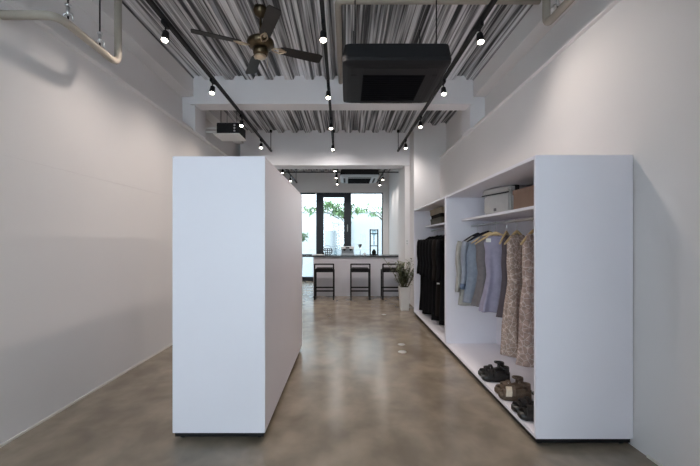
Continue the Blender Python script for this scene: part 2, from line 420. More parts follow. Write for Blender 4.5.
# ------------------------------------------------------------------ hangers and garments
def hanger_mesh_parts(t, barmat, hw=.2, drop=.115, zap=-.10):
    """origin at the rail; apex zap below it"""
    n = 22; rings = []
    for i in range(n+1):
        u = -hw + 2*hw*i/n; f = abs(u)/hw
        z = zap - drop*f**1.25
        hh = .021*(1-.55*f); dd = .0075
        rings.append([(u, -dd, z-hh), (u, dd, z-hh), (u, dd*1.1, z), (u, dd*.5, z+hh*.6), (u, -dd*.5, z+hh*.6), (u, -dd*1.1, z)])
    MB().loft(rings).build('shoulder_bar', barmat, t)
    pts = [(0, 0, zap)]
    pts.append((0, 0, zap+.045))
    for k in range(13):
        a = R(-100 + k*22.5)
        pts.append((0, .021*math.cos(a)+.0, .0+.021*math.sin(a)-.002))
    MB().tube(pts, .0024, 6).build('hook', 'steel', t)

def interp(keys, n):
    out = []
    for i in range(n+1):
        z = keys[0][0] + (keys[-1][0]-keys[0][0])*i/n
        for a, b in zip(keys, keys[1:]):
            if a[0] >= z >= b[0] or b is keys[-1]:
                f = (a[0]-z)/(a[0]-b[0]) if a[0] != b[0] else 0
                f = min(1, max(0, f))
                out.append([z]+[a[j]+(b[j]-a[j])*f for j in range(1, len(a))]); break
    return out
def body(keys, seed, folds=7, nseg=56, rings=44):
    rnd = random.Random(seed); ph = [rnd.uniform(0, 6.28) for _ in range(4)]
    R_ = []
    for z, w, t, fa in interp(keys, rings):
        ring = []
        for k in range(nseg):
            a = 2*PI*k/nseg; c, s_ = math.cos(a), math.sin(a)
            rip = fa*(math.sin(folds*a+ph[0]+z*.8) + .6*math.sin((folds+4)*a+ph[1]-z*1.3) + .4*math.sin(3*a+ph[2]+z*2.5))
            uu = w*math.copysign(abs(c)**.75, c)*(1+rip*1.0)
            vv = t*math.copysign(abs(s_)**.9, s_) + rip*.55*(1 if s_ >= 0 else -1)*min(1, abs(s_)*2)
            ring.append((uu + fa*.4*math.sin(z*9+ph[3]), vv, z))
        R_.append(ring)
    return MB().loft(R_, cap0=False, cap1=False)
def sleeve(t, sgn, w0, m, z0=-.22, length=.5, r=.06, out=.035, name='sleeve', cuff=None):
    pts, rr = [], []
    for i in range(12):
        f = i/11
        pts.append((sgn*(w0 - .03 + out*math.sin(f*1.6) + .012*math.sin(f*7)), .012*math.sin(f*5+sgn), z0 + .02 - length*f))
        rr.append(r*(1.0 - .32*f)*(1+.07*math.sin(f*17)))
    o = MB().tube(pts, rr, 16, flat=.62).build(name, m, t)
    if cuff:
        MB().tube([pts[-2], pts[-1], Vector(pts[-1])-Vector((0, 0, .012))], [rr[-2]*1.12, rr[-1]*1.16, rr[-1]*1.1], 16, flat=.66).build('cuff', cuff, o)
    return o
def garment(name, label, cat, x, y, z, rz, keys, m, seed, folds=7, group=None):
    t = empty(name, label, cat, (x, y, z), rz, group)
    body(keys, seed, folds).build('body', m, t, solid=.003)
    return t
RX, RZ = WX+.33, 1.592
def hang(label, y, rz, barmat='woodh', x=RX, hw=.2, drop=.115, zap=-.10, group='clothes hangers on the rails'):
    t = empty('clothes_hanger', label, 'hanger', (x, y, RZ), rz, group)
    hanger_mesh_parts(t, barmat, hw, drop, zap)
    return t
# profile keys: (z below the rail, half width, half depth, fold)
SH = [(-.135, .075, .030, .000), (-.165, .115, .036, .002), (-.20, .170, .042, .003), (-.235, .195, .046, .004)]
def keys_shirt(hem, w=.20): return SH + [(-.34, w, .055, .006), (-.60, w-.005, .05, .012), (hem, w+.02, .055, .018)]
def keys_dress(hem, flare=.0): return [(-.135, .095, .028, 0), (-.17, .125, .034, .002), (-.21, .150, .040, .003), (-.30, .135, .05, .005),
                                       (-.40, .140, .055, .008), (-.55, .125, .05, .010), (-.75, .155, .06, .018), (hem, .185+flare, .075, .034)]
GN = 'garments hanging in the nearest wardrobe'
# far to near along the rail of the nearest wardrobe
hang('hanger holding the pale beige shirt at the far end of the rail', 4.36, R(-4), 'velvet')
t = garment('shirt', 'pale beige long-sleeved shirt hanging farthest along the near wardrobe rail', 'shirt', RX, 4.36, RZ, R(-4), keys_shirt(-.98, .21), 'beige', 1, group=GN)
for s_ in (-1, 1): sleeve(t, s_, .235, 'beige', length=.62)
hang('hanger under the collar of the grey-blue shirt', 4.19, R(-8), 'velvet')
t = garment('shirt', 'grey-blue long-sleeved shirt with dark cuffs hanging before the beige one', 'shirt', RX, 4.19, RZ, R(-8), keys_shirt(-.92), 'blue', 2, group=GN)
for s_ in (-1, 1): sleeve(t, s_, .225, 'blue', length=.55, cuff='bluedk')
pk = MB(); pk.box(-.145, -.08, -.066, -.056, -.52, -.44, .003); pk.build('pocket', 'blue', t)
hang('broad black velvet hanger between the grey-blue shirt and the wooden hangers', 4.04, R(-12), 'velvet', zap=-.085, drop=.10)
t = garment('knit_top', 'dark navy top on the black velvet hanger', 'top', RX+.03, 4.05, RZ, R(-12), [(-.105, .05, .030, 0), (-.13, .08, .035, .002), (-.165, .115, .036, .003), (-.21, .125, .036, .004), (-.4, .10, .035, .008), (-.62, .11, .036, .012)], 'velvet', 3, group=GN)
hang('hanger holding the taupe dress behind the lilac one', 3.99, R(-30), 'woodh')
t = garment('dress', 'plain taupe-grey knee-length dress half behind the lilac dress', 'dress', RX, 4.00, RZ, R(-30), keys_dress(-.93), 'taupe', 4, folds=6, group=GN)
hang('light wooden hanger with its bare arm sticking out beside the lilac dress', 3.84, R(-33), 'woodh', hw=.215, drop=.125)
t = garment('dress', 'lilac-grey sleeveless dress with a white neck label', 'dress', RX, 3.76, RZ, R(-14), keys_dress(-.94, .01), 'lilac', 5, folds=6, group=GN)
lb = MB(); lb.box(-.135, -.085, -.052, -.046, -.205, -.165, .002); lb.build('neck_label', 'tag', t)
hang('light wooden hanger holding the dark mauve dress', 3.58, R(45), 'woodh', hw=.17)
t = garment('dress', 'dark mauve dress mostly hidden between the lilac and the printed dresses', 'dress', RX+.04, 3.60, RZ, R(38), [(k[0], k[1]*.8, k[2]*.8, k[3]) for k in keys_dress(-.95)], 'mauve', 6, folds=6, group=GN)
hang('light wooden hanger above the first brown printed dress', 3.36, R(34), 'woodh')
t = garment('dress', 'long sleeveless brown dress with pale crackle print, the farther of the two', 'dress', RX, 3.35, RZ, R(32), keys_dress(-1.25, .0), 'print', 7, folds=5, group=GN)
hang('light wooden hanger nearest the end panel, above the second printed dress', 3.06, R(34), 'woodh')
t = garment('dress', 'long sleeveless rose-brown printed dress nearest the wardrobe end panel', 'dress', RX, 3.05, RZ, R(32), keys_dress(-1.23, .0), 'printb', 8, folds=5, group=GN)

# black coats in the far wardrobe
GB = 'black coats in the farther wardrobe'
coat_lab = ['long black coat hanging farthest back, beside the plant end', 'long black coat second from the far end of the coat rail',
            'black coat third from the far end of the coat rail', 'black coat fourth from the far end of the coat rail',
            'black coat fifth from the far end of the coat rail', 'dark brown-black coat with a small white price tag',
            'black coat nearest the divider between the two wardrobes']
ys = [6.50, 6.27, 6.05, 5.82, 5.60, 5.37, 5.12]
hem = [-1.48, -1.50, -1.44, -1.40, -1.46, -1.35, -1.42]
for i, y in enumerate(ys):
    rz = R([-4, -2, -5, -3, -4, -1, -2][i])
    hang('black hanger holding the ' + coat_lab[i] if i else 'pale hanger visible above the farthest black coat', y, rz, 'velvet' if i else 'plastic')
    t = garment('coat', coat_lab[i], 'coat', RX-.02, y, RZ+.025, rz, SH + [(-.34, .235, .085, .005), (-.7, .22, .085, .009), (hem[i], .25, .095, .014)],
                'coatb' if i == 5 else 'coat', 20+i, group=GB)
    for s_ in (-1, 1): sleeve(t, s_, .265, 'coatb' if i == 5 else 'coat', length=.62, r=.075, out=.03)
    if i == 5:
        MB().box(-.245, -.205, -.095, -.092, -.86, -.80).build('price_tag', 'tag', t)

# ------------------------------------------------------------------ things on the shelves
SZ = 1.681
t = empty('storage_box', 'off-white canvas storage box with lid and black strap on the wardrobe shelf', 'box', (1.561, 3.69, SZ), R(17))
MB().box(-.005, .27, -.195, .195, 0, .205, .018).build('body', 'bag', t)
MB().box(-.015, .28, -.205, .205, .205, .268, .015).build('lid', 'bag', t)
s_ = MB(); s_.box(.05, .10, -.213, -.205, .0, .272, .003); s_.box(.05, .10, -.21, .21, .268, .276, .003); s_.build('strap', 'strapblk', t)
MB().box(-.022, -.014, -.20, .20, .198, .210, .002).build('lid_piping', 'strapblk', t)
MB().box(-.009, -.004, -.01, .03, .03, .06, .002).build('logo_patch', 'taupe', t)
t = empty('cardboard_box', 'brown cardboard box on the wardrobe shelf beside the off-white one', 'box', (1.596, 3.00, SZ), R(2))
MB().box(0, .33, -.32, .36, 0, .185, .004).build('body', 'card', t)
MB().box(-.006, .336, -.326, .366, .15, .195, .004).build('lid', 'card', t)
st = [('storage_box', 'dark olive flat box at the bottom of the pile on the far wardrobe shelf', .10, 'olive', .74, .38),
      ('storage_box', 'flat dark brown box in the middle of the pile on the far wardrobe shelf', .06, 'coatb', .70, .36),
      ('storage_box', 'tan box lying on top of the pile on the far wardrobe shelf', .10, 'tan', .72, .37)]
z = SZ
for nm, lab, hh, mm, ly, lx in st:
    o = empty(nm, lab, 'box', (1.496, 5.92, z), R(random.uniform(-3, 3)), 'boxes piled on the far wardrobe shelf')
    MB().box(0, lx, -ly/2, ly/2, 0, hh*.7, .004).build('body', mm, o)
    MB().box(-.006, lx+.006, -ly/2-.006, ly/2+.006, hh*.62, hh, .004).build('lid', mm, o)
    z += hh

# ------------------------------------------------------------------ sandals
def sandal(label, loc, rz, sole, up, band, mirror=1, heel=.055):
    """toe along +x, length .25, width .095"""
    t = empty('platform_sandal', label, 'sandal', loc, rz, 'sandals on the wardrobe floor')
    L, n = .25, 20
    rings = []
    for i in range(n+1):
        f = i/n; x = -L/2 + L*f
        hw = .030 + .020*math.sin(PI*min(1, f*1.02))**.6 if 0 < f < 1 else .022
        hw *= .92 + .16*f
        cy = mirror*.006*math.sin(f*PI)
        zt = .045 + heel*(1-f)**1.6*.75
        zb = .0 if f < .85 else .012*(f-.85)/.15
        rings.append([(x, cy-hw, zb), (x, cy+hw, zb), (x, cy+hw*1.03, zt*.6), (x, cy+hw, zt), (x, cy-hw, zt), (x, cy-hw*1.03, zt*.6)])
    MB().loft(rings).build('sole', sole, t)
    def arch(x0, x1, z0, hgt, w, wid=.05, nm='strap', m=up):
        r2 = []
        for k in range(13):
            a = PI*k/12
            xx = x0 + (x1-x0)*k/12
            y, zz = -wid*math.cos(a), z0 + hgt*math.sin(a)
            ny, nz = -math.cos(a), math.sin(a)
            r2.append([(xx-w/2, y, zz), (xx+w/2, y, zz), (xx+w/2, y+ny*.006, zz+nz*.006), (xx-w/2, y+ny*.006, zz+nz*.006)])
        return MB().loft(r2, smooth=False).build(nm, m, t)
    arch(.085, .075, .035, .034, .030)
    arch(.030, .062, .040, .054, .046, m=band)
    arch(.0, .02, .046, .060, .022)
    # ankle strap ring and heel counter
    pts = []
    for k in range(25):
        a = 2*PI*k/24
        pts.append((-.075 + .040*math.cos(a), .034*math.sin(a), 0.128 + .006*math.cos(a)))
    MB().tube(pts, .0085, 8, cap=False).build('ankle_strap', up, t)
    r3 = []
    for k in range(11):
        a = PI*.5 + PI*k/10
        c_, s2 = math.cos(a), math.sin(a)
        r3.append([(-.078+.040*c_, .036*s2, .075), (-.078+.046*c_, .041*s2, .075), (-.078+.044*c_, .038*s2, .135), (-.078+.038*c_, .033*s2, .135)])
    MB().loft(r3, smooth=False).build('heel_counter', up, t)
    return t
FZ = .0815
sandal('black platform sandal, farther one of the pair nearest the long dresses', (1.423, 3.47, FZ), R(184), 'shoeblk', 'shoeblk', 'shoeblk', 1)
sandal('black platform sandal, nearer one of the pair nearest the long dresses', (1.413, 3.355, FZ), R(174), 'shoeblk', 'shoeblk', 'shoeblk', -1)
sandal('bronze-brown sandal with a pale gold band, farther one of its pair', (1.418, 3.08, FZ), R(186), 'cork', 'shoebrn', 'shoebrn', 1)
sandal('bronze-brown sandal with a pale gold band, nearer one of its pair', (1.408, 2.96, FZ), R(172), 'cork', 'shoebrn', 'shoegold', -1)
sandal('black sandal in the pair half hidden by the end panel, farther one', (1.413, 2.75, FZ), R(183), 'shoeblk', 'shoeblk', 'shoeblk', 1, .03)
sandal('black sandal in the pair half hidden by the end panel, nearer one', (1.408, 2.63, FZ), R(175), 'shoeblk', 'shoeblk', 'shoeblk', -1, .03)

# ------------------------------------------------------------------ lighting tracks and spots
TZ = 3.37
def track(label, p0, p1, rods):
    t = empty('lighting_track', label, 'lighting track', (0, 0, 0))
    r = MB(); r.bar((p0[0], p0[1], TZ), (p1[0], p1[1], TZ), .036, .034); r.build('rail', 'black', t)
    for y in rods:
        f = (y-p0[1])/(p1[1]-p0[1]); x = p0[0]+(p1[0]-p0[0])*f
        q = MB(); q.cyl((x, y, TZ+.015), (x, y, ZC+.01), .007, n=8); q.cyl((x, y, ZC-.05), (x, y, ZC), .028, n=12); q.build('suspension_rod', 'black', t)
    return t
tl = [(-1.60, .6), (-1.635, 7.78)]; tcn = [(-.165, .6), (-.27, 7.78)]; tr = [(1.25, .6), (1.135, 7.78)]
track('long black lighting track passing left of the ceiling fan', *tl, [1.5, 7.72])
track('long black lighting track along the middle of the ceiling', *tcn, [1.5, 7.72])
track('long black lighting track passing right of the ceiling air conditioner', *tr, [1.5, 7.72])
track('black lighting track in the rear bay beside the partition top', (-1.66, 8.6), (-1.66, 12.0), [8.9, 11.8])
track('black lighting track in the rear bay ahead of the glass door', (-.28, 8.6), (-.28, 12.0), [8.9, 11.8])
track('black lighting track in the rear bay right of the rear air conditioner', (1.09, 8.6), (1.05, 12.0), [8.9, 11.8])
def make_spot(label, loc, rz):
    t = empty('track_spotlight', label, 'spotlight', loc, rz, 'track spotlights')
    MB().box(-.016, .016, -.05, .05, -.055, -.018, .003).build('adapter', 'black', t)
    MB().cyl((0, 0, -.055), (0, 0, -.10), .006, n=8).build('stem', 'black', t)
    h = MB(); d = Vector((0, -.28, -1)).normalized(); c = Vector((0, 0, -.135))
    h.tube([c - d*.045, c - d*.035, c + d*.0, c + d*.045, c + d*.05], [.016, .027, .031, .034, .034], 18)
    ho = h.build('lamp_head', 'black', t)
    l = MB(); l.tube([c + d*.049, c + d*.054], [.027, .027], 18); l.build('lens', 'lens', ho)
    return t
proto = None
def lerp(tk, y): f = (y-tk[0][1])/(tk[1][1]-tk[0][1]); return tk[0][0]+(tk[1][0]-tk[0][0])*f
spots = []
ords = ['nearest', 'second', 'third', 'farthest']
for tk, nm, yy in ((tl, 'left track beside the fan', [3.17, 4.30, 5.52, 6.82]), (tcn, 'middle track', [3.17, 4.44, 5.65, 6.95]),
                   (tr, 'right track beside the air conditioner', [3.20, 4.33, 5.58, 6.84])):
    for i, y in enumerate(yy): spots.append((lerp(tk, y), y, f'{ords[i]} lit black spotlight on the {nm}', 1))
rear = ['first', 'second', 'third']
for x, nm, yy in ((-1.66, 'rear left track above the partition', [9.3, 10.6]), (-.28, 'rear track ahead of the glass door', [9.1, 10.1, 11.2]),
                  (1.08, 'rear track right of the air conditioner', [10.4, 11.4])):
    for i, y in enumerate(yy): spots.append((x, y, f'{rear[i]} spotlight on the {nm}', 0.5))
def spotlight(x, y, aim, power, ang=95, blend=.9, colr=(1.0, .86, .70)):
    l = bpy.data.lights.new('spotlight_beam', 'SPOT'); l.energy = power; l.spot_size = R(ang); l.spot_blend = blend; l.color = colr
    l.shadow_soft_size = .03
    o = bpy.data.objects.new('spotlight_beam', l); col.objects.link(o)
    p = Vector((x, y - .02, TZ-.20)); o.location = p
    o.rotation_euler = (Vector(aim)-p).to_track_quat('-Z', 'Y').to_euler()
for i, (x, y, lab, kk) in enumerate(spots):
    if proto is None: proto = make_spot(lab, (x, y, TZ), 0)
    else: dup(proto, lab, (x, y, TZ), 0)
WARM = (1.0, .875, .785)
SP = 38
spotlight(lerp(tl, 6.82), 6.82, (lerp(tl, 6.82)+.4, 9.0, 1.0), SP*1.5, 130, 1, (1.0, .92, .88))
for y in (3.17, 4.30, 5.52): spotlight(lerp(tl, y), y, (lerp(tl, y)-.25, y-.3, 0), SP, 150, 1, WARM)
spotlight(lerp(tcn, 6.95), 6.95, (lerp(tcn, 6.95), 9.0, 1.0), SP*2.6, 130, 1, (1.0, .94, .92))
for y in (3.17, 4.44, 5.65): spotlight(lerp(tcn, y), y, (lerp(tcn, y)+.1, y-.4, 0), SP*1.15, 150, 1, WARM)
spotlight(lerp(tr, 3.2), 3.2, (1.9, 2.6, 1.5), SP*.8, 150, 1, WARM)
spotlight(lerp(tr, 6.84), 6.84, (lerp(tr, 6.84)-.2, 8.8, 1.0), SP*1.1, 130, 1, (1.0, .92, .88))
for y in (4.33, 5.58): spotlight(lerp(tr, y), y, (lerp(tr, y)-1.2, y-.3, 0), SP*1.5, 150, 1, WARM)
for x, yy in ((-1.66, [9.3, 10.6]), (-.28, [9.1, 10.1, 11.2]), (1.08, [10.4, 11.4])):
    for y in yy: spotlight(x, y, (x, y-.3, 0), SP*.8, 150, 1, (1.0, .93, .88))

# ------------------------------------------------------------------ ceiling fan
t = empty('ceiling_fan', 'four-bladed dark ceiling fan with a bronze motor hanging from the corrugated deck', 'fan', (-.885, 3.68, 3.42), 0)
MB().lathe([(.015, .395), (.075, .392), (.078, .35), (.055, .315), (.022, .30), (.02, .295)]).build('canopy', 'bronze', t)
MB().cyl((0, 0, .06), (0, 0, .33), .014, n=12).build('downrod', 'bronze', t)
MB().lathe([(.02, .10), (.06, .095), (.10, .075), (.135, .05), (.14, .02), (.125, -.005), (.095, -.02), (.05, -.03)], n=32).build('motor_housing', 'bronze', t)
MB().lathe([(.05, -.02), (.075, -.03), (.08, -.06), (.075, -.085), (.06, -.10), (.01, -.105)], n=28).build('switch_housing', 'bronze', t)
MB().lathe([(.055, -.10), (.06, -.112), (.045, -.125), (.008, -.13)], n=24).build('bottom_cap', 'brass', t)
for k in range(4):
    a = R(24+90*k); rot = Matrix.Rotation(a, 4, 'Z')
    pit = Matrix.Rotation(R(-13), 4, 'X')
    m = MB()
    poly = []
    for f in [i/14 for i in range(15)]:
        x = .20 + .465*f; hw = .054 + .012*f
        if f > .93: hw *= .80
        if f == 0: hw *= .75
        poly.append((x, hw))
    poly = poly + [(x, -w_) for x, w_ in reversed(poly)]
    m.prism(poly, -.0035, .0035, .001)
    m.bm.transform(rot @ Matrix.Translation((0, 0, .0)) @ pit)
    bo = m.build('blade', 'blade', t)
    m = MB()
    for sg in (-1, 1):
        m.tube([(.10, 0, -.004), (.15, sg*.022, -.014), (.20, sg*.034, -.012), (.245, sg*.018, -.009), (.255, 0, -.009)], .007, 8)
    m.box(.19, .27, -.012, .012, -.011, -.004)
    m.bm.transform(rot @ pit)
    m.build('blade_bracket', 'brass', bo)
ch = MB(); ch.tube([(.07, -.02, -.08), (.075, -.02, -.12), (.075, -.02, -.24)], .0022, 6); ch.build('pull_chain', 'brass', t)

# ------------------------------------------------------------------ air conditioners
def aircon(label, loc, W, D, panel, slot):
    t = empty('air_conditioner', label, 'air conditioner', loc, 0)
    # local: front-left-bottom corner region, bottom at z=0
    def ring(ins, z, r=.05):
        pts = []
        for cx, cy, a0 in ((W-ins-r, D-ins-r, 0), (ins+r, D-ins-r, 90), (ins+r, ins+r, 180), (W-ins-r, ins+r, 270)):
            for k in range(5):
                a = R(a0+k*22.5); pts.append((cx+r*math.cos(a), cy+r*math.sin(a), z))
        return pts
    MB().loft([ring(.035, .20), ring(.02, .19), ring(.01, .12), ring(0, .06)], smooth=False).build('casing', 'acblack', t)
    MB().loft([ring(.0, .058), ring(.004, .03), ring(.05, .008), ring(.085, 0)], smooth=False).build('panel', panel, t)
    g = .20
    gr = MB(); gr.box(g, W-g, g+.03, D-g+.05, -.006, .002)
    for k in range(12):
        yy = g+.045+k*(D-2*g)/12; gr.box(g+.01, W-g-.01, yy, yy+.012, -.010, -.004)
    gr.build('intake_grille', 'acdark', t)
    for (x0, x1, y0, y1) in ((.2, W-.2, .085, .135), (.2, W-.2, D-.12, -.075+D), (.085, .135, .22, D-.2), (W-.135, W-.085, .22, D-.2)):
        MB().box(x0, x1, y0, y1, -.004, .004, .001).build('air_outlet', slot, t)
    for x in (.12, W-.12):
        for y in (.12, D-.12):
            q = MB(); q.cyl((x, y, .19), (x, y, ZC-loc[2]+.01), .006, n=8); q.cyl((x, y, .20), (x, y, .235), .014, n=6); q.build('hanging_rod', 'black', t)
    return t
aircon('large black ceiling air conditioner hanging ahead of the front beam', (-.035, 3.20, 3.0), 1.0, .99, 'acblack', 'acblack')
aircon('black-cased air conditioner with daylight painted pale on its underside, hanging in the rear bay', (-.15, 8.85, 3.0), .99, 1.1, 'pale_and_daylit', 'acblack')  # pale panel colour stands in for daylight reflected on the underside

# equipment box on tray beyond the front beam
t = empty('equipment_box', 'black box unit on a white tray hung from the ceiling near the left wall', 'ventilation unit', (-2.10, 5.76, 3.13), 0)
MB().box(0, .36, 0, .40, .012, .19, .006).build('casing', 'black', t)
MB().box(-.05, .38, -.03, .40, 0, .012, .003).build('tray', 'wallt' if 'wallt' in M else 'plastic', t)
for k in range(3): MB().cyl((.29, -.004, .06+.045*k), (.29, .006, .06+.045*k), .016, n=12).build('port', 'steel', t)
for x, y in ((.05, .06), (.31, .06), (.05, .36), (.31, .36)):
    MB().cyl((x, y, .18), (x, y, ZC-3.13+.01), .005, n=8).build('hanging_rod', 'black', t)
for k in range(2): MB().cyl((-.40, .1, .07+k*.06), (0, .1, .07+k*.06), .014, n=10).build('connecting_pipe', 'plastic', t)

# ------------------------------------------------------------------ pipe runs near the camera
def bend(pts, r=.12, n=6):
    pts = [Vector(p) for p in pts]; out = [pts[0]]
    for a, b, c in zip(pts, pts[1:], pts[2:]):
        u = (a-b).normalized(); v = (c-b).normalized(); rr = min(r, (a-b).length*.45, (c-b).length*.45)
        p0, p1 = b+u*rr, b+v*rr
        for k in range(n+1):
            f = k/n; out.append(p0*(1-f)**2 + b*2*f*(1-f) + p1*f*f)
    out.append(pts[-1]); return out
def pipe_hanger(t, x, y, z):
    q = MB(); q.cyl((x, y, z-.02), (x, y, ZC+.02), .006, n=8); q.build('hanging_rod', 'black', t)
    q = MB(); q.cyl((x, y, z+.03), (x, y, z+.10), .012, n=8); q.cyl((x, y, z+.10), (x, y, z+.115), .02, n=6)
    q.tube([(x-.035, y, z+.0), (x-.03, y, z+.045), (x, y, z+.055), (x+.03, y, z+.045), (x+.035, y, z)], .005, 6); q.build('turnbuckle', 'steel', t)
t = empty('pipe_run', 'taupe covered pipe bent along the upper left wall and hung on rods', 'pipe', (0, 0, 0))
MB().tube(bend([(-2.40, 2.42, 2.94), (-1.97, 2.42, 2.94), (-1.99, 3.10, 2.94), (-1.99, 3.10, 3.808)], .10), .029, 14).build('pipe', 'pipe', t)
pipe_hanger(t, -1.973, 2.52, 2.965); pipe_hanger(t, -1.983, 2.86, 2.965)
t = empty('pipe_run', 'taupe covered pipe crossing under the deck ahead of the air conditioner', 'pipe', (0, 0, 0))
MB().tube(bend([(-.08, 5.30, 3.770), (-.08, 3.50, 3.770), (1.93, 3.50, 3.770)], .06), .033, 14).build('pipe', 'pipe', t)
t = empty('pipe_run', 'taupe covered pipe dropping from the deck high beside the right wall', 'pipe', (0, 0, 0))
MB().tube(bend([(1.80, 3.19, 3.808), (1.80, 3.19, 3.34), (1.81, .56, 3.34)], .08), .033, 14).build('pipe', 'pipe', t)
pipe_hanger(t, 1.80, 3.02, 3.365)
# slim rail across the rear bay
t = MB(); t.box(-2.3, 1.5, 9.0, 9.03, 3.135, 3.16); tag(t.build('cross_rail', 'black'), 'slim dark rail running across the rear bay below the second beam', 'rail')

# ------------------------------------------------------------------ counter, stools
cb = empty('counter', 'pale grey panelled bar counter behind the three stools', 'counter', (-.83, 9.0, 0))
MB().box(0, 2.32, .03, .07, .0, .99).build('front_panel', 'counter', cb)
MB().box(0, 2.32, .045, .075, 0, .06).build('plinth', 'counter', cb)
MB().box(0, .04, .06, .62, 0, .99).build('side_panel', 'counter', cb)
ct = MB(); ct.box(-1.55, 1.50, 8.98, 9.70, .992, 1.032, .004)
tag(ct.build('countertop', 'top'), 'long dark stone countertop on the pale bar counter', 'countertop')

def make_stool(label, loc):
    """back towards -y"""
    t = empty('bar_stool', label, 'stool', loc, 0, 'bar stools at the counter')
    w, d, b = .224, .19, .032
    for sx in (-1, 1):
        l = MB(); l.bar((sx*w, -d, 0), (sx*w, -d, .86), b); l.build('leg', 'black', t)
        l = MB(); l.bar((sx*w, d, 0), (sx*w, d, .70), b); l.build('leg', 'black', t)
        l = MB(); l.bar((sx*w, -d, .012), (sx*w, d, .012), b); l.build('floor_runner', 'black', t)
    l = MB(); l.bar((-w, -d, .85), (w, -d, .85), b); l.build('back_bar', 'black', t)
    l = MB(); l.bar((-w, -d, .215), (w, -d, .215), b); l.build('foot_rail', 'black', t)
    l = MB(); l.bar((-w, d, .25), (w, d, .25), b); l.build('foot_rail', 'black', t)
    l = MB()
    for y in (-d, d): l.bar((-w, y, .675), (w, y, .675), b)
    for x in (-w, w): l.bar((x, -d, .675), (x, d, .675), b)
    l.build('seat_frame', 'black', t)
    MB().box(-w+.014, w-.014, -d-.006, d+.01, .675, .75, .018).build('seat', 'cushion', t)
    return t
st = make_stool('black metal bar stool at the open end of the counter', (-.52, 8.61, 0))
dup(st, 'black metal bar stool in the middle of the counter front', (.342, 8.61, 0))
dup(st, 'black metal bar stool partly behind the potted plant', (1.10, 8.61, 0))

# ------------------------------------------------------------------ on the countertop
CZ = 1.032
t = empty('coffee_machine', 'small white and chrome coffee machine in the middle of the countertop', 'coffee machine', (.04, 9.34, CZ))
MB().box(-.17, .17, -.13, .15, .0, .05, .006).build('base', 'pale_and_daylit', t)
MB().box(-.16, .16, 0, .15, .05, .17, .006).build('body', 'pale_and_daylit', t)
MB().box(-.17, .17, -.12, .15, .16, .225, .008).build('head', 'plastic', t)
for x in (-.08, .08):
    q = MB(); q.cyl((x, -.06, .12), (x, -.06, .16), .03, n=14); q.build('group_head', 'black', t)
    q = MB(); q.tube([(x, -.06, .125), (x, -.15, .118)], .010, 8); q.build('portafilter', 'black', t)
MB().box(-.05, .05, -.126, -.119, .175, .21, .002).build('control_panel', 'black', t)
t = empty('wire_basket', 'round dark wire basket on the countertop left of the coffee machine', 'basket', (-.49, 9.34, CZ))
q = MB()
for zz, rr in ((.005, .08), (.06, .125), (.12, .135), (.17, .11)):
    q.tube([(rr*math.cos(2*PI*k/20), rr*math.sin(2*PI*k/20), zz) for k in range(21)], 0.007, 6, cap=False)
for k in range(12):
    a = 2*PI*k/12
    q.tube([(.08*math.cos(a), .08*math.sin(a), .005), (.125*math.cos(a), .125*math.sin(a), .06), (.135*math.cos(a), .135*math.sin(a), .12), (.11*math.cos(a), .11*math.sin(a), .17)], 0.007, 6)
q.build('wire_body', 'black', t)
MB().tube([(-.11, 0, .17), (-.08, 0, .23), (0, 0, .25), (.08, 0, .23), (.11, 0, .17)], .005, 6).build('handle', 'black', t)
t = empty('coffee_dripper', 'slender metal dripper stand with a cup top beside the coffee machine', 'coffee dripper', (.37, 9.34, CZ))
MB().lathe([(.01, 0), (.06, .002), (.06, .01), (.01, .016)]).build('base', 'chrome', t)
MB().cyl((0, 0, .01), (0, 0, .21), .008, n=10).build('stem', 'chrome', t)
MB().lathe([(.012, .19), (.03, .21), (.055, .28), (.06, .285), (.05, .28), (.02, .215)]).build('cup', 'chrome', t)
t = empty('cold_brew_tower', 'tall open black frame tower standing near the right of the countertop', 'coffee tower', (.74, 9.38, CZ))
fr = MB()
for x in (-.10, .10):
    for y in (-.07, .07): fr.bar((x, y, 0), (x, y, .68), .022)
for zz in (.012, .24, .56, .66):
    for y in (-.07, .07): fr.bar((-.10, y, zz), (.10, y, zz), .02)
    for x in (-.10, .10): fr.bar((x, -.07, zz), (x, .07, zz), .02)
fr.build('frame', 'black', t)
MB().lathe([(.035, .02), (.055, .03), (.06, .09), (.03, .13), (.025, .15)]).build('carafe', 'black', t)
MB().lathe([(.01, .50), (.05, .53), (.06, .58), (.06, .655), (.05, .66)]).build('water_vessel', 'vessel', t)
MB().cyl((0, 0, .26), (0, 0, .50), .018, n=12).build('filter_tube', 'vessel', t)
t = empty('glass_bottle', 'small clear bottle between the wire basket and the coffee machine', 'bottle', (-.27, 9.34, CZ))
MB().lathe([(.03, 0), (.034, .01), (.034, .09), (.012, .13), (.012, .165)]).build('bottle_body', 'vessel', t)
MB().cyl((0, 0, .16), (0, 0, .18), .014, n=10).build('cap', 'black', t)
t = empty('serving_tray', 'flat white tray with papers on the open end of the countertop', 'tray', (-.72, 9.25, CZ))
MB().box(-.16, .16, -.10, .10, 0, .015, .003).build('tray_base', 'plastic', t); MB().box(-.12, .10, -.07, .07, .015, .022, .002).build('paper', 'tag', t)
t = empty('folder', 'flat dark folder lying at the far left of the countertop', 'folder', (-1.04, 9.30, CZ))
MB().box(-.15, .15, -.1, .1, 0, .02, .003).build('cover', 'black', t)
t = empty('saucer_stack', 'small white cup and saucer just right of the dripper', 'cup', (.49, 9.30, CZ))
MB().lathe([(.02, 0), (.06, .008), (.062, .012), (.02, .01)]).build('saucer', 'plastic', t); MB().lathe([(.02, .01), (.035, .03), (.038, .06), (.033, .058), (.018, .02)]).build('cup', 'plastic', t)

